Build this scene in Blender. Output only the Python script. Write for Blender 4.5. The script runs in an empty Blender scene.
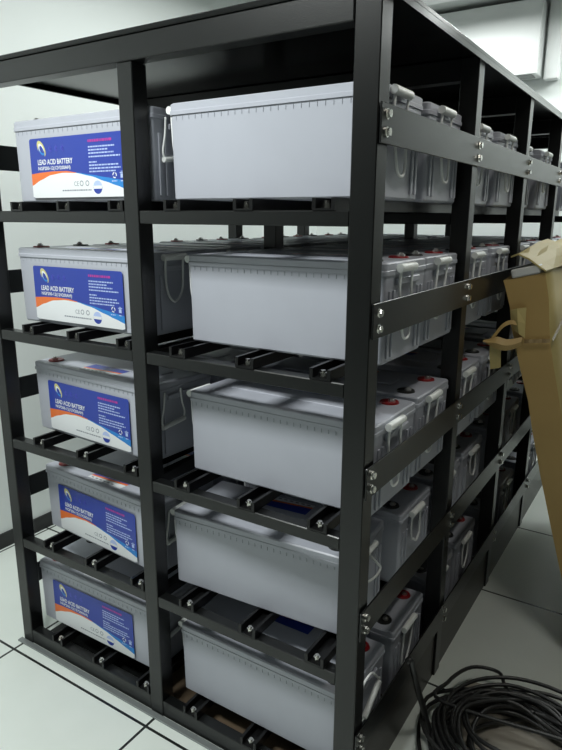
import bpy, bmesh, math, random
from mathutils import Vector, Matrix
random.seed(7)
S = bpy.context.scene
COL = S.collection

# ------------------------------------------------------------------ camera
yaw, pitch, roll, fpx = 0.5693, -0.246, 0.005, 627.5
f = Vector((-math.sin(yaw)*math.cos(pitch), math.cos(yaw)*math.cos(pitch), math.sin(pitch)))
r = Vector((math.cos(yaw), math.sin(yaw), 0)); u = r.cross(f)
r2 = math.cos(roll)*r + math.sin(roll)*u; u2 = -math.sin(roll)*r + math.cos(roll)*u
cd = bpy.data.cameras.new('camera'); cd.sensor_fit = 'VERTICAL'; cd.sensor_height = 36; cd.lens = fpx*36/750
cam = bpy.data.objects.new('camera', cd); COL.objects.link(cam)
m = Matrix((r2, u2, -f)).transposed().to_4x4(); m.translation = Vector((0.4997, -1.0962, 1.3994))
cam.matrix_world = m; cd.clip_start = 0.02; S.camera = cam

# ------------------------------------------------------------------ world, lights, exposure
w = bpy.data.worlds.new('world'); S.world = w; w.use_nodes = True
w.node_tree.nodes['Background'].inputs[0].default_value = (0.80, 0.90, 0.88, 1)
w.node_tree.nodes['Background'].inputs[1].default_value = 0.05
S.view_settings.view_transform = 'Standard'; S.view_settings.look = 'None'
S.view_settings.exposure = 0.0; S.view_settings.gamma = 1.0; S.view_settings.use_curve_mapping = False

def area(name, loc, sx, sy, power, rot=(0, 0, 0), col=(0.95, 1.0, 0.98), spread=180):
    l = bpy.data.lights.new(name, 'AREA'); l.shape = 'RECTANGLE'; l.size = sx; l.size_y = sy
    l.energy = power; l.color = col; l.spread = math.radians(spread)
    o = bpy.data.objects.new(name, l); COL.objects.link(o); o.location = loc; o.rotation_euler = rot
    return o
LAMPS = [((-0.72, -0.86), 41, (0.60, 0.30)), ((-1.12, 1.15), 16.5, (0.20, 1.40)), ((0.54, 0.15), 6.5, (0.15, 0.50)), ((0.45, 2.60), 18, (0.60, 0.20)), ((-0.75, 2.40), 12, (0.60, 0.20))]  # main lamp in front; the others added to brighten left wall, aisle, far end
for (lx, ly), pw, (sx, sy) in LAMPS:
    area('unseen_lamp_light', (lx, ly, 2.50), sx, sy, pw, col=(1.0, 0.97, 0.89) if 0.5 < lx else (0.95, 1.0, 0.975))

# ------------------------------------------------------------------ materials
def mat(name, col, rough=0.5, metal=0.0, spec=0.5, bump=None, noise=None, trans=0.0):
    """bump=(scale,strength); noise=(scale, amount) varies the base colour a little"""
    m = bpy.data.materials.new(name); m.use_nodes = True
    nt = m.node_tree; b = nt.nodes['Principled BSDF']
    b.inputs['Base Color'].default_value = (*col, 1); b.inputs['Roughness'].default_value = rough
    b.inputs['Metallic'].default_value = metal; b.inputs['Specular IOR Level'].default_value = spec
    if trans: b.inputs['Transmission Weight'].default_value = trans
    tc = nt.nodes.new('ShaderNodeTexCoord')
    if noise:
        n = nt.nodes.new('ShaderNodeTexNoise'); n.inputs['Scale'].default_value = noise[0]; n.inputs['Detail'].default_value = 4
        nt.links.new(tc.outputs['Object'], n.inputs['Vector'])
        mx = nt.nodes.new('ShaderNodeMix'); mx.data_type = 'RGBA'
        a = noise[1]
        mx.inputs['A'].default_value = (*[c*(1-a) for c in col], 1); mx.inputs['B'].default_value = (*[min(1, c*(1+a)) for c in col], 1)
        nt.links.new(n.outputs['Fac'], mx.inputs['Factor']); nt.links.new(mx.outputs['Result'], b.inputs['Base Color'])
    if bump:
        n = nt.nodes.new('ShaderNodeTexNoise'); n.inputs['Scale'].default_value = bump[0]; n.inputs['Detail'].default_value = 3
        nt.links.new(tc.outputs['Object'], n.inputs['Vector'])
        bp = nt.nodes.new('ShaderNodeBump'); bp.inputs['Strength'].default_value = bump[1]; bp.inputs['Distance'].default_value = 0.002
        nt.links.new(n.outputs['Fac'], bp.inputs['Height']); nt.links.new(bp.outputs['Normal'], b.inputs['Normal'])
    return m
M = dict(
    steel=mat('black_painted_steel', (0.0045, 0.005, 0.005), 0.30, spec=0.52, bump=(420, 0.10)),
    slat=mat('black_slat_paint', (0.006, 0.006, 0.0065), 0.30, spec=0.35, bump=(300, 0.10)),
    panel=mat('black_sheet', (0.006, 0.0065, 0.0065), 0.22, spec=0.30, bump=(60, 0.05)),
    skirt=mat('dark_brown_sheet', (0.014, 0.010, 0.008), 0.32, spec=0.3),
    strip=mat('dull_grey_metal', (0.30, 0.32, 0.32), 0.45, metal=0.6),
    chrome=mat('zinc_bolt', (0.75, 0.74, 0.70), 0.22, metal=1.0),
    case=mat('grey_abs', (0.445, 0.46, 0.52), 0.38, spec=0.4, noise=(9, 0.05)),
    lid=mat('grey_abs_lid', (0.445, 0.46, 0.52), 0.36, spec=0.4, noise=(14, 0.05)),
    seam=mat('seam_grey', (0.36, 0.38, 0.43), 0.6),
    grip=mat('white_plastic', (0.86, 0.88, 0.86), 0.4),
    rope=mat('white_cord', (0.86, 0.88, 0.87), 0.7),
    red=mat('red_plastic', (0.24, 0.007, 0.010), 0.35),
    black=mat('black_plastic', (0.012, 0.012, 0.012), 0.35),
    lead=mat('terminal_metal', (0.65, 0.64, 0.62), 0.3, metal=1.0),
    l_blue=mat('label_blue', (0.018, 0.045, 0.34), 0.3),
    l_white=mat('label_white', (0.80, 0.82, 0.84), 0.3),
    l_orange=mat('label_orange', (0.80, 0.17, 0.03), 0.3),
    l_cyan=mat('label_light_blue', (0.015, 0.22, 0.62), 0.3),
    l_gold=mat('label_gold', (0.60, 0.55, 0.22), 0.3),
    l_pink=mat('label_magenta', (0.42, 0.03, 0.30), 0.3),
    l_pale=mat('label_pale_print', (0.45, 0.55, 0.85), 0.3),
    l_viol=mat('label_violet_print', (0.06, 0.07, 0.50), 0.3),
    l_grey=mat('label_grey_print', (0.25, 0.27, 0.32), 0.3),
    wall=mat('white_wall_paint', (0.80, 0.84, 0.82), 0.7, bump=(90, 0.06)),
    wallr=mat('bounce_cut_wall', (0.07, 0.07, 0.066), 0.6),  # unseen walls made dark to cut light bounced into the aisle
    ceil=mat('white_ceiling', (0.62, 0.64, 0.63), 0.8),
    base=mat('black_skirting', (0.015, 0.015, 0.016), 0.4),
    acw=mat('white_enamel', (0.82, 0.84, 0.83), 0.35),
    acd=mat('grey_slot', (0.25, 0.26, 0.26), 0.5),
    kraft=mat('kraft_board', (0.52, 0.35, 0.13), 0.55, bump=(35, 0.25), noise=(6, 0.12)),
    kraft2=mat('kraft_board_face', (0.56, 0.45, 0.185), 0.55, bump=(25, 0.25), noise=(4, 0.10)),
    tape=mat('clear_tape', (0.42, 0.30, 0.15), 0.12, spec=0.7, bump=(45, 0.5)),
    board=mat('dark_brown_board', (0.11, 0.075, 0.045), 0.7, noise=(8, 0.2)),
    foam=mat('white_foam', (0.70, 0.71, 0.70), 0.6),
    film=mat('crumpled_clear_film', (0.55, 0.57, 0.57), 0.10, spec=0.8, bump=(40, 0.8)),
    paper=mat('greyish_board', (0.36, 0.33, 0.28), 0.7, noise=(12, 0.12)),
    cable=mat('black_cable', (0.022, 0.022, 0.022), 0.36, spec=0.6),
    housing=mat('lamp_housing', (0.8, 0.8, 0.8), 0.5),
)
def floor_mat():
    m = bpy.data.materials.new('white_floor_tiles'); m.use_nodes = True
    nt = m.node_tree; b = nt.nodes['Principled BSDF']; N = nt.nodes.new; L = nt.links.new
    tc = N('ShaderNodeTexCoord'); sp = N('ShaderNodeSeparateXYZ'); L(tc.outputs['Object'], sp.inputs[0])
    def line(axis, off, pitch, half):
        a = N('ShaderNodeMath'); a.operation = 'SUBTRACT'; L(sp.outputs[axis], a.inputs[0]); a.inputs[1].default_value = off
        d = N('ShaderNodeMath'); d.operation = 'DIVIDE'; L(a.outputs[0], d.inputs[0]); d.inputs[1].default_value = pitch
        rr = N('ShaderNodeMath'); rr.operation = 'ROUND'; L(d.outputs[0], rr.inputs[0])
        s = N('ShaderNodeMath'); s.operation = 'SUBTRACT'; L(d.outputs[0], s.inputs[0]); L(rr.outputs[0], s.inputs[1])
        ab = N('ShaderNodeMath'); ab.operation = 'ABSOLUTE'; L(s.outputs[0], ab.inputs[0])
        lt = N('ShaderNodeMath'); lt.operation = 'LESS_THAN'; L(ab.outputs[0], lt.inputs[0]); lt.inputs[1].default_value = half/pitch
        return lt
    a = line(0, -0.617, 0.602, 0.0042); c = line(1, -0.053, 0.602, 0.0042)
    mx = N('ShaderNodeMath'); mx.operation = 'MAXIMUM'; L(a.outputs[0], mx.inputs[0]); L(c.outputs[0], mx.inputs[1])
    n = N('ShaderNodeTexNoise'); n.inputs['Scale'].default_value = 7; n.inputs['Detail'].default_value = 5
    L(tc.outputs['Object'], n.inputs['Vector'])
    t = N('ShaderNodeMix'); t.data_type = 'RGBA'; t.inputs['A'].default_value = (0.72, 0.77, 0.72, 1); t.inputs['B'].default_value = (0.80, 0.84, 0.80, 1)
    L(n.outputs['Fac'], t.inputs['Factor'])
    q = N('ShaderNodeMix'); q.data_type = 'RGBA'; L(mx.outputs[0], q.inputs['Factor']); L(t.outputs['Result'], q.inputs['A'])
    q.inputs['B'].default_value = (0.012, 0.014, 0.013, 1)
    L(q.outputs['Result'], b.inputs['Base Color']); b.inputs['Roughness'].default_value = 0.28
    return m
M['floor'] = floor_mat()

# ------------------------------------------------------------------ mesh helpers
class MB:
    """collects shapes in a bmesh; build() links them as ONE mesh object"""
    def __init__(s): s.bm = bmesh.new(); s.mats = []
    def mi(s, mt):
        if mt is None: return 0
        if mt not in s.mats: s.mats.append(mt)
        return s.mats.index(mt)
    def _tag(s, faces, mt, smooth=False):
        i = s.mi(mt)
        for f_ in faces: f_.material_index = i; f_.smooth = smooth
    def box(s, a, b, mt=None, bev=0.0, seg=1, mtx=None):
        t = bmesh.new(); bmesh.ops.create_cube(t, size=1)
        c = [(a[i]+b[i])/2 for i in range(3)]; d = [abs(b[i]-a[i]) for i in range(3)]
        for v in t.verts: v.co = Vector([c[i]+v.co[i]*d[i] for i in range(3)])
        if bev: bmesh.ops.bevel(t, geom=t.edges[:], offset=bev, segments=seg, affect='EDGES', profile=0.5)
        if mtx is not None: t.transform(mtx)
        s.merge(t, mt); return s
    def merge(s, t, mt, smooth=False):
        mp = {}
        for v in t.verts: mp[v] = s.bm.verts.new(v.co)
        fs = []
        for f_ in t.faces:
            try: fs.append(s.bm.faces.new([mp[v] for v in f_.verts]))
            except ValueError: pass
        s._tag(fs, mt, smooth); t.free()
    def tube(s, pts, rad, mt=None, n=8, closed=False, radii=None):
        pts = [Vector(p) for p in pts]; rings = []; K = len(pts)
        ref = None
        for i, p in enumerate(pts):
            if closed: d = pts[(i+1) % K]-pts[i-1]
            else: d = pts[min(i+1, K-1)]-pts[max(i-1, 0)]
            d.normalize()
            if ref is None: ref = d.orthogonal().normalized()
            ref = (ref-d*ref.dot(d)).normalized(); q = d.cross(ref)
            R = radii[i] if radii else rad
            rings.append([s.bm.verts.new(p+R*(math.cos(2*math.pi*k/n)*ref+math.sin(2*math.pi*k/n)*q)) for k in range(n)])
        fs = []
        for i in range(K if closed else K-1):
            A, B = rings[i], rings[(i+1) % K]
            for k in range(n): fs.append(s.bm.faces.new((A[k], A[(k+1) % n], B[(k+1) % n], B[k])))
        s._tag(fs, mt, True)
        if not closed: s._tag([s.bm.faces.new(rings[0][::-1]), s.bm.faces.new(rings[-1])], mt)
        return s
    def poly(s, pts, mt=None):
        f_ = s.bm.faces.new([s.bm.verts.new(p) for p in pts]); s._tag([f_], mt); return s
    def prism(s, prof, axis, a, b, mt=None):
        """closed 2-D profile extruded along axis (0,1,2) from a to b"""
        def P(q, t):
            if axis == 0: return (t, q[0], q[1])
            if axis == 1: return (q[0], t, q[1])
            return (q[0], q[1], t)
        A = [s.bm.verts.new(P(q, a)) for q in prof]; B = [s.bm.verts.new(P(q, b)) for q in prof]
        n = len(prof); fs = [s.bm.faces.new((A[i], A[(i+1) % n], B[(i+1) % n], B[i])) for i in range(n)]
        fs += [s.bm.faces.new(A[::-1]), s.bm.faces.new(B)]
        s._tag(fs, mt); return s
    def disc(s, c, rad, h, axis=2, n=16, mt=None, r2=None):
        t = bmesh.new()
        bmesh.ops.create_cone(t, cap_ends=True, segments=n, radius1=rad, radius2=rad if r2 is None else r2, depth=h)
        if axis == 0: t.transform(Matrix.Rotation(math.pi/2, 4, 'Y'))
        if axis == 1: t.transform(Matrix.Rotation(-math.pi/2, 4, 'X'))
        t.transform(Matrix.Translation(c)); s.merge(t, mt); return s
    def build(s, name, material=None, parent=None, fix=True):
        if fix: bmesh.ops.recalc_face_normals(s.bm, faces=s.bm.faces[:])
        me = bpy.data.meshes.new(name); s.bm.to_mesh(me); s.bm.free()
        for mt in (s.mats or [material]): me.materials.append(mt)
        o = bpy.data.objects.new(name, me); COL.objects.link(o)
        if parent: o.parent = parent
        return o
def tag(o, label=None, cat=None, group=None, kind=None):
    if label: o['label'] = label
    if cat: o['category'] = cat
    if group: o['group'] = group
    if kind: o['kind'] = kind
    return o
def empty(name, loc=(0, 0, 0), rz=0):
    o = bpy.data.objects.new(name, None); COL.objects.link(o); o.location = loc; o.rotation_euler = (0, 0, rz); o.empty_display_size = 0.1
    return o
def copy_tree(o, parent=None):
    c = o.copy(); COL.objects.link(c); c.parent = parent
    for ch in list(o.children): copy_tree(ch, c)
    return c
def spline(pts, n=8, closed=False):
    """Catmull-Rom through pts"""
    P = [Vector(p) for p in pts]; K = len(P); out = []
    for i in range(K if closed else K-1):
        g = (lambda j: P[j % K]) if closed else (lambda j: P[max(0, min(K-1, j))])
        p0, p1, p2, p3 = g(i-1), g(i), g(i+1), g(i+2)
        for k in range(n):
            t = k/n
            out.append(0.5*((2*p1)+(p2-p0)*t+(2*p0-5*p1+4*p2-p3)*t*t+(3*p1-p0-3*p2+p3)*t**3))
    if not closed: out.append(P[-1])
    return out

# ------------------------------------------------------------------ the room
XL, XR, YB, YF, ZC = -1.846, 1.35, -4.0, 3.05, 2.60
def struct(name, a, b, mt, bev=0): return tag(MB().box(a, b, bev=bev).build(name, mt), kind='structure')
struct('floor', (XL-.1, YB-.1, -.1), (XR+.1, YF+.1, 0), M['floor'])
struct('ceiling', (XL-.1, YB-.1, ZC), (XR+.1, YF+.1, ZC+.1), M['ceil'])
struct('wall_left', (XL-.1, YB, 0), (XL, YF, ZC), M['wall'])
struct('wall_right', (XR, YB, 0), (XR+.1, YF, ZC), M['wallr'])
struct('wall_far', (XL-.1, YF, 0), (XR+.1, YF+.1, ZC), M['wall'])
struct('wall_near', (XL-.1, YB-.1, 0), (XR+.1, YB, ZC), M['wallr'])
struct('baseboard_left', (XL, YB, 0), (XL+.010, YF, .066), M['base'])
struct('baseboard_far', (XL+.010, YF-.010, 0), (XR, YF, .066), M['base'])
struct('baseboard_right', (XR-.010, YB, 0), (XR, YF-.010, .066), M['base'])

# ------------------------------------------------------------------ the battery rack
L_BAY, NB, PW = 0.588, 4, 0.047
YE = L_BAY*NB+PW
FZ = [1.383, 1.044, 0.701, 0.359, 0.021]          # underside of each shelf rail
Z0 = [z+0.054 for z in FZ]                         # what the batteries stand on
GZ = [1.530, 1.170, 0.833, 0.497, 0.178]           # underside of each side guard bar
TOPB, TOPT = 1.735, 1.799
rack = tag(empty('battery_rack'), 'tall black steel battery rack with five slatted shelves filling the room', 'rack')
post_x = [(-1.237, -1.190), (-0.647, -0.600), (-0.052, 0.0)]
for k in range(NB+1):
    y = k*L_BAY
    for i, (a, b) in enumerate(post_x):
        if k and i == 2: a = -0.047
        MB().box((a, y, 0), (b, y+PW, TOPB if i != 2 else TOPT-.012), bev=.002).build('post', M['steel'], rack)
    for (a, b) in ((-1.190, -0.647), (-0.600, -0.052 if k == 0 else -0.047)):
        for z in FZ[:4]:
            MB().box((a, y+.002, z), (b, y+.034, z+.030), bev=.002).build('shelf_rail', M['steel'], rack)
        MB().box((a, y+.002, 0), (b, y+.034, .051), bev=.002).build('base_rail', M['steel'], rack)
    MB().box((-1.237, y-.003 if k == 0 else y, TOPB), (-0.052 if k == 0 else -0.047, y+.040, TOPT-.012), bev=.002).build('top_rail', M['steel'], rack)
# long runs on both sides of each shelf and along the middle
for k in range(NB):
    y0, y1 = k*L_BAY+PW, (k+1)*L_BAY
    for z in FZ[:4]:
        MB().box((-0.640, y0, z), (-0.610, y1, z+.030), bev=.002).build('middle_rail', M['steel'], rack)
    MB().box((-.010, y0, 0), (-.006, y1, .150)).build('skirt_panel', M['skirt'], rack)
MB().box((-1.190, .036, .004), (-.735, YE-.05, .008)).build('shade_sheet', M['panel'], rack)  # dark sheet added to stand in for shade under the left bay
# top sheet with a turned-down lip
t = MB(); t.box((-1.245, -.006, TOPT-.011), (.008, YE+.006, TOPT), bev=.002)
t.box((-1.245, -.006, TOPT-.024), (-1.238, YE, TOPT-.010)); t.box((.001, -.006, TOPT-.023), (.008, YE+.006, TOPT-.010))
t.build('top_sheet', M['panel'], rack)
# strip the rack stands on, along the front
MB().box((-1.245, -.020, 0), (.0, -.002, .006), bev=.001).build('floor_strip', M['strip'], rack)
# slats (open channels running along the rack) with a bolt at the front end
for z in FZ:
    zr = z+.030
    for x in (-1.060, -0.868, -0.678, -0.497, -0.300, -0.108):
        w_, h, th = .025, .024, .004
        prof = [(x-w_, zr), (x+w_, zr), (x+w_, zr+h), (x+w_-th*2, zr+h), (x+w_-th*2, zr+th), (x-w_+th*2, zr+th), (x-w_+th*2, zr+h), (x-w_, zr+h)]
        s_ = MB().prism(prof, 1, .001, YE-.002).build('slat', M['slat'], rack)
        MB().disc((x, .016, zr+th+.005), .0085, .010, n=6).disc((x, .016, zr+th+.012), .005, .006, n=10).build('bolt', M['chrome'], s_)
# guard bars bolted along both long sides
for z in GZ:
    for side in (1, -1):
        x0 = 0.0030 if side == 1 else -1.2400
        g = MB().box((x0, .001 if side == 1 else .030, z), (x0+side*.004, YE-.001, z+.070), bev=.001).build('guard_bar', M['steel'], rack)
        for k in range(NB+1 if side == 1 else 0):
            for dz in (.020, .051):
                bx = x0+side*.004
                MB().disc((bx+side*.0015, k*L_BAY+.022, z+dz), .0095, .003, axis=0, n=14).disc((bx+side*.0055, k*L_BAY+.022, z+dz), .0075, .007, axis=0, n=6).build('bolt', M['chrome'], g)
# brown board lying under the lowest slats
tag(MB().box((-.72, .06, .001), (-.05, 2.2, .006)).build('cardboard_sheet', M['board']), 'brown cardboard sheet lying on the floor under the lowest right-hand slats of the rack', 'cardboard')

# ------------------------------------------------------------------ batteries
BL, BW, BH = 0.522, 0.238, 0.213
def text_into(mb, body, x, z, size, width, mt, y, bold=0.0):
    """flat letters in the x-z plane, facing -y, stretched to the given width"""
    c = bpy.data.curves.new('txt', 'FONT'); c.body = body; c.size = 1.0; c.offset = bold; c.resolution_u = 2
    o = bpy.data.objects.new('txt', c); COL.objects.link(o)
    dg = bpy.context.evaluated_depsgraph_get(); me = o.evaluated_get(dg).to_mesh()
    xs = [v.co.x for v in me.vertices]; a = min(xs); k = width/(max(xs)-a)
    vs = [mb.bm.verts.new((x+(v.co.x-a)*k, y, z+v.co.y*size)) for v in me.vertices]
    fs = []
    for p in me.polygons:
        try: fs.append(mb.bm.faces.new([vs[i] for i in p.vertices]))
        except ValueError: pass
    mb._tag(fs, mt)
    o.evaluated_get(dg).to_mesh_clear(); bpy.data.objects.remove(o); bpy.data.curves.remove(c)
def lerp_tab(T, x):
    for (a, va), (b, vb) in zip(T, T[1:]):
        if x <= b: q = (x-a)/(b-a); q = q*q*(3-2*q)*.4+q*.6; return va+(vb-va)*q
    return T[-1][1]
def label_mesh():
    W, H, R = .363, .153, .007; mb = MB()
    X0, Z0_ = -BL/2+.069, .011; y = -BW/2-.0006
    P = lambda a, b, e=0: (X0+a*W, y-e*.0002, Z0_+b*H)
    # background: rounded blue sheet
    pts = []
    for cx, cz, a0 in ((W-R, R, -90), (W-R, H-R, 0), (R, H-R, 90), (R, R, 180)):
        for k in range(5):
            an = math.radians(a0+k*22.5); pts.append((X0+cx+R*math.cos(an), y, Z0_+cz+R*math.sin(an)))
    mb.poly(pts, M['l_blue'])
    TW = [(0, .21), (.1, .30), (.22, .38), (.36, .41), (.5, .395), (.65, .335), (.8, .24), (.9, .175), (1, .11)]
    TB = [(0, .41), (.12, .43), (.25, .442), (.4, .437), (.5, .405), (.65, .36), (.8, .31), (.9, .275), (1, .24)]
    n = 40
    for i in range(n):
        a, b = i/n, (i+1)/n
        lo = lambda q: .0 if R/W < q < 1-R/W else .02
        mb.poly([P(a, lo(a), 1), P(b, lo(b), 1), P(b, lerp_tab(TW, b), 1), P(a, lerp_tab(TW, a), 1)], M['l_white'])
        mt = M['l_orange'] if a < .48 else M['l_cyan']
        mb.poly([P(a, lerp_tab(TW, a), 1), P(b, lerp_tab(TW, b), 1), P(b, max(lerp_tab(TB, b), lerp_tab(TW, b)+.001), 1), P(a, max(lerp_tab(TB, a), lerp_tab(TW, a)+.001), 1)], mt)
    # swoosh emblem: a tilted crescent in gold with a pale inner edge
    cx, cz = .135, .825
    def cres(r0, r1, a0, a1, mt, e, sq=.52, tilt=-32):
        K = 20; prev = None
        for k in range(K+1):
            q = k/K; an = math.radians(a0+(a1-a0)*q); wd = math.sin(math.pi*q)**.6
            o_, i_ = r1, r1-(r1-r0)*wd
            pr = []
            for R_ in (o_, i_):
                px, pz = R_*math.cos(an)*sq, R_*math.sin(an); tl = math.radians(-tilt)
                qx, qz = px*math.cos(tl)-pz*math.sin(tl), px*math.sin(tl)+pz*math.cos(tl)
                pr.append((X0+cx*W+qx, y-e*.0002, Z0_+cz*H+qz))
            if prev: mb.poly([prev[0], pr[0], pr[1], prev[1]], mt)
            prev = pr
    cres(.013, .0235, -95, 175, M['l_gold'], 2, .55, -34); cres(.0085, .0150, -60, 200, M['l_white'], 3, .55, -34); cres(.012, .019, 150, 300, M['l_cyan'], 2, .55, -34)
    # three faint characters next to the emblem
    for j in range(3):
        ax = .235+j*.068
        for (sx0, sz0, sx1, sz1) in ((-.014, .02, .014, .035), (-.014, -.03, .014, -.015), (-.004, -.05, .004, .055), (-.016, -.01, -.009, .02), (.009, -.045, .016, -.01))[:(4 if j == 1 else 5)]:
            mb.poly([P(ax+sx0, .81+sz0, 2), P(ax+sx1, .81+sz0, 2), P(ax+sx1, .81+sz1, 2), P(ax+sx0, .81+sz1, 2)], M['l_viol'])
    text_into(mb, 'LEAD ACID BATTERY', X0+.085*W, Z0_+.560*H, .0185, .140, M['l_white'], y-.0004, .022)
    text_into(mb, 'NGP200-12(12V200AH)', X0+.085*W, Z0_+.470*H, .0125, .130, M['l_white'], y-.0004, .018)
    # headline and small print on the right (too small to read: broken rules)
    rnd = random.Random(3)
    def rule(a, b, v, h, mt):
        q = a
        while q < b-.004:
            l_ = min(rnd.uniform(.008, .028), b-q); mb.poly([P(q, v, 2), P(q+l_, v, 2), P(q+l_, v+h, 2), P(q, v+h, 2)], mt); q += l_+.005
    rule(.64, .875, .870, .040, M['l_pink'])
    for v, e in ((.785, .90), (.735, .84), (.685, .89), (.630, .95), (.545, .72), (.495, .93), (.445, .95), (.395, .90)): rule(.64, e, v, .022, M['l_pale'])
    # recycling loop and bin marks
    for k in range(3):
        a0 = math.radians(90+120*k)
        for s0, s1 in ((.1, 1.1), ):
            pr = None
            for q in range(6):
                an = a0+s0+(s1-s0)*q/5*1.5
                cc = []
                for R_ in (.0075, .0048): cc.append((X0+.888*W+R_*math.cos(an), y-.0004, Z0_+.335*H+R_*math.sin(an)))
                if pr: mb.poly([pr[0], cc[0], cc[1], pr[1]], M['l_white'])
                pr = cc
    for a, b, c, d in ((.945, .29, .972, .355), (.938, .362, .979, .378), (.95, .385, .967, .395)): mb.poly([P(a, b, 2), P(c, b, 2), P(c, d, 2), P(a, d, 2)], M['l_pale'])
    rule(.86, .91, .235, .018, M['l_pale']); rule(.945, .975, .235, .018, M['l_pale'])
    # conformity marks and a line of small print on the white
    text_into(mb, 'CE', X0+.47*W, Z0_+.185*H, .0165, .018, M['l_grey'], y-.0004, .0)
    for j, ax in enumerate((.550, .610)):
        prev = None
        for k in range(17):
            an = 2*math.pi*k/16; cc = [(X0+ax*W+R_*math.cos(an), y-.0004, Z0_+.225*H+R_*math.sin(an)) for R_ in (.0070, .0048)]
            if prev: mb.poly([prev[0], cc[0], cc[1], prev[1]], M['l_grey'])
            prev = cc
    rule(.34, .65, .105, .022, M['l_grey'])
    # round seal: pale upper half, blue lower half
    for half, mt in ((0, M['l_pale']), (180, M['l_blue'])):
        mb.poly([(X0+.715*W+.0165*math.cos(math.radians(half+k*15)), y-.0004, Z0_+.155*H+.0165*math.sin(math.radians(half+k*15))) for k in range(13)], mt)
    mb.poly([P(.672, .13, 3), P(.758, .13, 3), P(.758, .18, 3), P(.672, .18, 3)], M['l_white'])
    return mb
def handle_loop(sx, cy, drop, lean):
    """grip under the lid with the cord hanging below it"""
    x = sx*(BL/2+.010); g = MB(); h = .042
    g.tube([(x, cy-h, BH-.012), (x, cy-h*.9, BH-.012), (x, cy+h*.9, BH-.012), (x, cy+h, BH-.012)], .009, n=10)
    c = MB(); xo = sx*(BL/2+.0075)
    pts = [(x, cy-h*.78, BH-.014), (xo, cy-h*.80, BH-.05), (xo, cy-h*.72+lean*.4, BH-.09), (xo, cy-h*.45+lean, drop+.012), (xo, cy+lean, drop), (xo, cy+h*.5+lean, drop+.014), (xo, cy+h*.74+lean*.4, BH-.09), (xo, cy+h*.80, BH-.05), (x, cy+h*.78, BH-.014)]
    c.tube(spline(pts, 5), .0032, n=6)
    return g, c
def handle_low(sx, cy, drop):
    """cord hanging from the lid with the grip at its lowest point"""
    xo = sx*(BL/2+.0085); h = .042; g = MB(); c = MB()
    g.tube([(xo, cy-h, drop), (xo, cy-h*.95, drop), (xo, cy+h*.95, drop+.008), (xo, cy+h, drop+.008)], .0065, n=10)
    half = lambda q, dz: [(xo, cy+q*.030, BH-.022), (xo, cy+q*.034, BH-.06), (xo, cy+q*h*1.02, drop+.020+dz), (xo, cy+q*h*.9, drop+dz)]
    c.tube(spline(half(-1, 0), 5)+spline(half(1, .008)[::-1], 5), .0027, n=6)
    return g, c
def rbox_loop(hx, hy, rr, z, n=4):
    pts = []
    for cx, cy, a0 in ((hx-rr, -hy+rr, -90), (hx-rr, hy-rr, 0), (-hx+rr, hy-rr, 90), (-hx+rr, -hy+rr, 180)):
        for k in range(n+1):
            an = math.radians(a0+90*k/n); pts.append((cx+rr*math.cos(an), cy+rr*math.sin(an), z))
    return pts
def loft(mb, loops, mt, cap=True):
    V = [[mb.bm.verts.new(p) for p in lp] for lp in loops]; fs = []
    n = len(V[0])
    for A, B in zip(V, V[1:]):
        for k in range(n): fs.append(mb.bm.faces.new((A[k], A[(k+1) % n], B[(k+1) % n], B[k])))
    if cap: fs += [mb.bm.faces.new(V[0][::-1]), mb.bm.faces.new(V[-1])]
    mb._tag(fs, mt)
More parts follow.
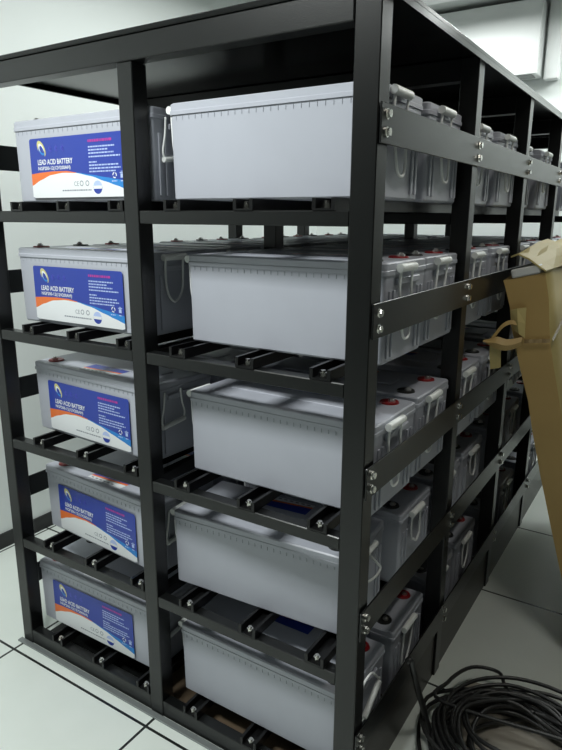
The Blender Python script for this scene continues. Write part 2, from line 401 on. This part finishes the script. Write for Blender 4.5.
def make_battery():
    """label on -y, terminals at -x; origin in the middle of the underside"""
    root = empty('lead_acid_battery')
    hx, hy = BL/2, BW/2
    b = MB(); zl = BH-.028
    loft(b, [rbox_loop(hx-.008, hy-.008, .006, 0), rbox_loop(hx-.005, hy-.005, .008, .004), rbox_loop(hx-.003, hy-.003, .008, zl-.004), rbox_loop(hx-.003, hy-.003, .008, zl+.002)], M['case'])
    for i in range(27):                                   # row of small ribs under the lid
        x = -hx+.022+i*(BL-.044)/26
        for sy in (-1, 1): b.box((x-.0007, sy*(hy-.0035), zl-.009), (x+.0007, sy*(hy-.0020), zl), M['seam'])
    for sx in (-1, 1):                                    # upright ribs on the ends
        for yy in (-.092, -.070, .070, .092): b.box((sx*(hx-.004), yy-.005, .012), (sx*(hx+.0005), yy+.005, zl-.03), M['case'], bev=.001)
        b.box((sx*(hx-.004), -.062, zl-.020), (sx*(hx+.005), .062, zl-.006), M['case'], bev=.002)
    b.build('case', parent=root)
    l = MB()
    loft(l, [rbox_loop(hx-.0045, hy-.0045, .007, zl), rbox_loop(hx-.0045, hy-.0045, .007, zl+.0025), rbox_loop(hx, hy, .009, zl+.0025), rbox_loop(hx, hy, .009, zl+.0105), rbox_loop(hx-.0015, hy-.0015, .009, zl+.012), rbox_loop(hx-.0015, hy-.0015, .009, BH-.003), rbox_loop(hx-.005, hy-.005, .009, BH)], M['lid'])
    l.box((-.15, -.034, BH-.001), (.19, .034, BH+.0022), M['lid'], bev=.0015)      # raised vent cover
    l.build('lid', parent=root)
    for col, sy in (('red', -1), ('black', 1)):
        c = Vector((-hx+.052, sy*.072, BH))
        t_ = MB().disc(c+Vector((0, 0, .002)), .024, .004, n=20, r2=.022).build('terminal_cap', M[col], root)
        tag(t_, col+' terminal cap')
        MB().disc(c+Vector((-.006, 0, .006)), .009, .005, n=6).disc(c+Vector((-.006, 0, .010)), .005, .004, n=10).build('terminal_bolt', M['lead'], t_)
    tag(label_mesh().build('front_label', parent=root, fix=False), 'blue, orange and white printed label')
    tl = MB(); X0, X1, Y0, Y1, z = -.065, .085, -.098, -.036, BH+.0006      # small label on top: blue with a white and orange edge
    tl.poly([(X0, Y0+.022, z), (X1, Y0+.034, z), (X1, Y1, z), (X0, Y1, z)], M['l_blue'])
    tl.poly([(X0, Y0, z), (X1, Y0, z), (X1, Y0+.024, z), (X0, Y0+.014, z)], M['l_white'])
    tl.poly([(X0, Y0+.014, z), (X1, Y0+.024, z), (X1, Y0+.034, z), (X0, Y0+.022, z)], M['l_orange'])
    for k in range(6): tl.poly([(X0+.012+k*.018, Y0+.004, z+.0003), (X0+.022+k*.018, Y0+.004, z+.0003), (X0+.022+k*.018, Y0+.010, z+.0003), (X0+.012+k*.018, Y0+.010, z+.0003)], M['l_grey'])
    tl.build('top_label', parent=root, fix=False)
    g, c = handle_loop(-1, .030, .062, .0); h = g.build('grip', M['grip'], root); c.build('cord', M['rope'], h)
    g, c = handle_low(1, -.050, .095); h = g.build('grip', M['grip'], root); c.build('cord', M['rope'], h)
    return root
proto = make_battery()
# other ways the outer cord hangs: same parts, different cord mesh
cords = [[ch for ch in proto.children if ch.name.startswith('grip')][0].children[0].data]
for cy, dr, ln in ((.030, .052, .012), (.030, .045, -.016), (.030, .062, .020), (.030, .085, .008), (.030, .100, -.012), (.030, .075, .018)):
    _, c = handle_loop(-1, cy, dr, ln); o = c.build('cord', M['rope']); cords.append(o.data); bpy.data.objects.remove(o)
def loose(cord_pts, grip_pts):
    x = -BL/2-.012; c = MB().tube(spline([(x+(.004 if i in (0, len(cord_pts)-1) else 0), y, z) for i, (y, z) in enumerate(cord_pts)], 5), .0032, n=6)
    g = MB(); a, b = [Vector((x-.002, y, z)) for y, z in grip_pts]
    g.tube([a, a+(b-a)*.04, a+(b-a)*.96, b], .008, n=10); return g, c
special = {}
for s_, cp, gp in ((3, [(.030, .200), (.002, .165), (-.046, .122), (-.062, .103), (-.032, .097), (.028, .113), (.058, .138), (.058, .195)], [(-.012, .201), (.072, .201)]),
                   (4, [(.046, .196), (.026, .212), (-.008, .203), (-.044, .162), (-.048, .152), (.040, .106), (.050, .112), (.060, .180)], [(-.048, .152), (.040, .104)])):
    g, c = loose(cp, gp); a, b = g.build('grip', M['grip']), c.build('cord', M['rope'])
    special[s_] = (a.data, b.data); bpy.data.objects.remove(a); bpy.data.objects.remove(b)
inner = {}
for key, cy, dr in (('right', .064, .070), ('loop', -.030, .085)):
    g, c = handle_loop(1, cy, dr, 0); a, b = g.build('grip', M['grip']), c.build('cord', M['rope'])
    inner[key] = (a.data, b.data); bpy.data.objects.remove(a); bpy.data.objects.remove(b)

SH = ['top shelf', 'second shelf from the top', 'middle shelf', 'second lowest shelf', 'bottom shelf']
# x of the outer corner, y of the front at that corner, yaw in degrees, for the front battery of each shelf
LEFT = [(-1.118, .052, 0), (-1.158, .058, 0.0), (-1.158, .078, -3.0), (-1.160, .084, -3.6), (-1.195, .052, 0.5)]
RIGHT = [(-.549, .058, 0), (-.531, .086, 0.4), (-.534, .080, -.5), (-.590, .062, 3.5), (-.569, .052, 0)]
ROW2 = {('left', 2): .336, ('left', 3): .342, ('right', 1): .342, ('right', 2): .336, ('right', 3): .366}
ORD = ['front', 'second', 'third', 'fourth', 'fifth', 'sixth', 'seventh', 'eighth']
first = True; rnd = random.Random(11)
for s in range(5):
    for colm in ('left', 'right'):
        for row in range(2*NB):
            bay, j = divmod(row, 2)
            if row == 0: x0, y0, a = (LEFT if colm == 'left' else RIGHT)[s]
            else:
                x0 = (LEFT if colm == 'left' else RIGHT)[s][0]+rnd.uniform(-.012, .012); x0 = max(-1.16, x0) if colm == 'left' else max(-.575, min(-.538, x0))
                y0 = bay*L_BAY+(.056 if j == 0 else ROW2.get((colm, s), .330) if row == 1 else .330)+rnd.uniform(-.002, .005); a = rnd.uniform(-.4, .4)
            o = proto if first else copy_tree(proto); first = False
            rz = math.radians(a)
            cpos = Vector((x0, y0, Z0[s]))+Matrix.Rotation(rz, 3, 'Z') @ Vector((BL/2, BW/2, 0))
            o.location = cpos; o.rotation_euler = (0, 0, rz+(math.pi if colm == 'right' else 0))
            if colm == 'left':
                lab = ('grey battery with blue label facing front, left bay, %s' % SH[s]) if row == 0 else \
                      ('grey battery, %s row back, %s, left half of rack' % (ORD[row], SH[s]))
            else:
                lab = ('grey battery showing plain front face, right bay, %s' % SH[s]) if row == 0 else \
                      ('grey corded battery, %s back along right side, %s' % (ORD[row], SH[s]))
            tag(o, lab, 'battery', 'lead acid batteries on the rack')
            if not (s == 0 and row == 0 and colm == 'left'):
                gr = [ch for ch in o.children if ch.name.startswith('grip')][0]
                gr.children[0].data = cords[rnd.choice((1, 2, 3) if s < 3 else (4, 5, 6))]
                if row == 0 and colm == 'right' and s in special: gr.data, gr.children[0].data = special[s]
            key = 'right' if colm == 'right' else 'loop' if (s == 1 or (row and rnd.random() < .5)) else None
            if key:
                g2 = [ch for ch in o.children if ch.name.startswith('grip')][1]
                g2.data, g2.children[0].data = inner[key]

# ------------------------------------------------------------------ leaning cardboard carton
def carton():
    # cross-section in x-z (leaning against the guard bars), extruded along y
    root = tag(empty('cardboard_carton', (.36, 1.45, 0)), 'tall flat brown cardboard carton leaning against the right side of the rack', 'carton')
    o = Vector((.36, 1.45, 0))
    Y0, Y1 = .90, 2.05
    lo = [(.361, .0), (.270, .36), (.162, .74), (.100, .96), (.056, 1.12), (.030, 1.215)]     # side towards the rack, from the floor up
    hi = [(.470, .0), (.385, .30), (.300, .55), (.240, .79), (.205, .96), (.172, 1.09), (.146, 1.245)]
    n = 12
    def samp(T, q):
        t = q*(len(T)-1); i = min(int(t), len(T)-2); k = t-i
        return (T[i][0]+(T[i+1][0]-T[i][0])*k, T[i][1]+(T[i+1][1]-T[i][1])*k)
    rg = random.Random(5)
    b = MB(); ny = 9; th = .006
    grid = {}
    for side, T in (('lo', lo), ('hi', hi)):
        for i in range(n+1):
            for jj in range(ny+1):
                x, z = samp(T, i/n); yy = Y0+(Y1-Y0)*jj/ny
                wob = .004*math.sin(i*1.3+jj*.9)*(1 if 0 < i else 0)+rg.uniform(-.002, .002)*(i > 0)
                top = .012*math.sin(jj*1.7) if i == n else 0
                grid[side, i, jj] = b.bm.verts.new(Vector((x+wob, yy, z+top))-o)
    fs1, fs2 = [], []
    for i in range(n):
        for jj in range(ny):
            fs2.append(b.bm.faces.new([grid['hi', i, jj], grid['hi', i, jj+1], grid['hi', i+1, jj+1], grid['hi', i+1, jj]]))
            fs1.append(b.bm.faces.new([grid['lo', i, jj], grid['lo', i+1, jj], grid['lo', i+1, jj+1], grid['lo', i, jj+1]]))
        for jj in (0, ny):
            q = [grid['lo', i, jj], grid['hi', i, jj], grid['hi', i+1, jj], grid['lo', i+1, jj]]
            fs1.append(b.bm.faces.new(q))
    for jj in range(ny): fs1.append(b.bm.faces.new([grid['lo', 0, jj], grid['lo', 0, jj+1], grid['hi', 0, jj+1], grid['hi', 0, jj]]))
    # inner fold at the open top, a little below the rim
    for jj in range(ny): fs1.append(b.bm.faces.new([grid['lo', n-1, jj], grid['hi', n-1, jj], grid['hi', n-1, jj+1], grid['lo', n-1, jj+1]]))
    b._tag(fs1, M['kraft']); b._tag(fs2, M['kraft2'], True)
    b.build('board', parent=root, fix=True)
    # torn flaps of the top, standing up and folded back
    def sheet(name, rows, mt, th=.004):
        s_ = MB(); V = [[s_.bm.verts.new(Vector(p)-o) for p in rw] for rw in rows]; fs = []
        for A, B in zip(V, V[1:]):
            for k in range(len(A)-1): fs.append(s_.bm.faces.new((A[k], A[k+1], B[k+1], B[k])))
        s_._tag(fs, mt)
        ob = s_.build(name, mt, root); md = ob.modifiers.new('thick', 'SOLIDIFY'); md.thickness = th; md.offset = 0
        return ob
    rf = random.Random(9); J = lambda a_: rf.uniform(-a_, a_)
    rows = []
    for k in range(5):                                     # the long flap folded back over the opening, ragged at its edge
        q = k/4; rw = []
        for yy in (.890, 1.00, 1.15, 1.30, 1.45, 1.60, 1.78, 1.92, 2.06):
            rise = min(1, (yy-.89)/.5)
            rw.append((.150-.105*q+J(.006)*(k > 0), yy+.012*q+J(.012)*(k == 4), 1.250+.026*math.sin(q*2.4)+rise*.030*q+.020*q+J(.007)*(k > 0)))
        rows.append(rw)
    sheet('flap', rows, M['kraft2'], .005)
    # loose paper folded out on the narrow side, and the scraps hanging from it
    sheet('folded_paper', [[(.060, .890, 1.128), (.082, .880, 1.136), (.106, .888, 1.140)], [(.066, .888, 1.100), (.088, .874, 1.098), (.108, .887, 1.092)], [(.080, .889, 1.066), (.094, .878, 1.060), (.110, .888, 1.047)]], M['kraft2'], .003)
    top = spline([(.104, .886, 1.050), (.084, .878, 1.044), (.060, .872, 1.040), (.034, .868, 1.046), (.010, .870, 1.036), (-.008, .872, 1.030)], 3)
    bot = spline([(.104, .886, 1.024), (.084, .876, 1.012), (.060, .866, 1.006), (.034, .862, 1.010), (.010, .866, 1.020), (-.008, .872, 1.026)], 3)
    sheet('torn_strip', [top, [(p+q_)/2+Vector((0, -.010, 0)) for p, q_ in zip(top, bot)], bot], M['kraft'], .002)
    arc = spline([(.098, .886, 1.090), (.070, .876, 1.100), (.046, .872, 1.088), (.028, .870, 1.062), (.016, .870, 1.042)], 3)
    sheet('torn_edge', [arc, [p+Vector((.003, -.004, -.012)) for p in arc]], M['kraft'], .002)
    sheet('hanging_scrap', [[(.012, .872, 1.020), (.046, .872, 1.016)], [(.013, .876, .985), (.047, .878, .985)], [(.018, .882, .938), (.049, .882, .948)]], M['kraft2'], .003)
    # clear tape: across the narrow side and round the face
    tp = MB()
    for i in range(10):
        q0, q1 = i/10, (i+1)/10
        def pt(q, dz):
            x = .108+q*.074; return Vector((x, .893-.006*abs(math.sin(q*9)), 1.036+.010*q+dz))-o
        tp.bm.faces.new([tp.bm.verts.new(p) for p in (pt(q0, -.006), pt(q1, -.006), pt(q1, .006), pt(q0, .006))])
    for i in range(8):
        y0, y1 = .893+i*.12, .893+(i+1)*.12
        def pt2(y_, dz): zz = 1.048+dz+(y_-.893)*.16; return Vector((.172+(1.09-zz)*.262+.006, y_, zz))-o
        tp.bm.faces.new([tp.bm.verts.new(p) for p in (pt2(y0, -.006), pt2(y1, -.006), pt2(y1, .006), pt2(y0, .006))])
    tp.build('tape', M['tape'], root)
    # white foam liner showing inside the open top
    MB().box((-.042, -.555, -.012), (.042, .55, .014), bev=.004, mtx=Matrix.Translation(Vector((.092, 1.45, 1.245))-o) @ Matrix.Rotation(-.25, 4, 'Y')).build('foam_liner', M['foam'], root)
carton()

# ------------------------------------------------------------------ black cable on the floor
def coil():
    rg = random.Random(21); pts = []
    loops = 26; cx, cy = .290, .400
    for i in range(loops):
        R = rg.uniform(.135, .235); ex = rg.uniform(.92, 1.08); ph = rg.uniform(-.25, .25); ec = rg.uniform(.80, 1.0)
        dx, dy = rg.uniform(-.03, .03), rg.uniform(-.03, .03); zb = .008+.0030*i
        for k in range(9):
            an = 2*math.pi*k/9+1.0
            pts.append((cx+dx+R*ex*math.cos(an+ph)+rg.uniform(-.012, .012), cy+dy+R*ec*math.sin(an)+rg.uniform(-.012, .012), zb+rg.uniform(0, .014)+.006*math.sin(an*2+i)))
    # last loop springs up and away at the back
    pts += [(cx-.20, cy+.00, .085), (cx-.222, cy+.10, .070), (cx-.185, cy+.215, .060), (cx-.11, cy+.245, .055), (cx-.07, cy+.18, .06), (cx+.02, cy+.10, .08)]
    c = MB(); c.tube(spline(pts, 5), .0056, n=7)
    return tag(c.build('cable', M['cable']), 'loose black cable lying in a heap of loops on the floor by the rack', 'cable')
tag(MB().box((-.15, -.13, .0), (.15, .13, .004), bev=.001, mtx=Matrix.Translation((.262, .520, .0005)) @ Matrix.Rotation(.17, 4, 'Z')).build('board_piece', M['paper']), 'flat greyish brown board piece on the floor under the cable heap', 'cardboard')
coil()
c2 = MB(); c2.tube(spline([(.016, .283, .262), (.024, .288, .268), (.032, .293, .235), (.042, .312, .165), (.055, .335, .09), (.075, .33, .03), (.095, .30, .010), (.13, .24, .009), (.20, .16, .009), (.32, .15, .009)], 7), .0090, n=8)
tag(c2.build('cable', M['cable']), 'single black cable running from the rack guard bar down to the floor', 'cable')

# ------------------------------------------------------------------ far wall unit and conduit
ac = tag(empty('air_conditioner', (-.85, YF, 2.19)), 'white box-shaped wall unit high on the far wall above the rack', 'air conditioner')
MB().box((-.55, -.16, .0), (.488, 0, .385), bev=.004, seg=1).build('body', M['acw'], ac)
MB().box((-.52, -.150, -.004), (.46, -.05, .006)).build('louver', M['acd'], ac)
tag(MB().box((-.345, YF-.06, 2.17), (-.265, YF, ZC), bev=.006).build('conduit', M['acw']), 'white upright conduit on the far wall beside the wall unit', 'conduit')

# ------------------------------------------------------------------ unseen ceiling lamps (added housings)
for (lx, ly), pw, (sx, sy) in LAMPS:
    o = tag(empty('unseen_ceiling_light', (lx, ly, ZC)), 'white housing of unseen ceiling lamp %s' % ('in front of the rack' if ly < 0 else 'above the left side of the rack' if lx < -1.0 else 'above the right aisle' if ly < 2 else 'above the far end of the rack' if lx < 0 else 'above the far end of the right aisle'), 'lamp', 'unseen ceiling lamps')
    MB().box((-sx/2-.03, -sy/2-.03, -.08), (sx/2+.03, sy/2+.03, 0), bev=.005).build('housing', M['housing'], o)
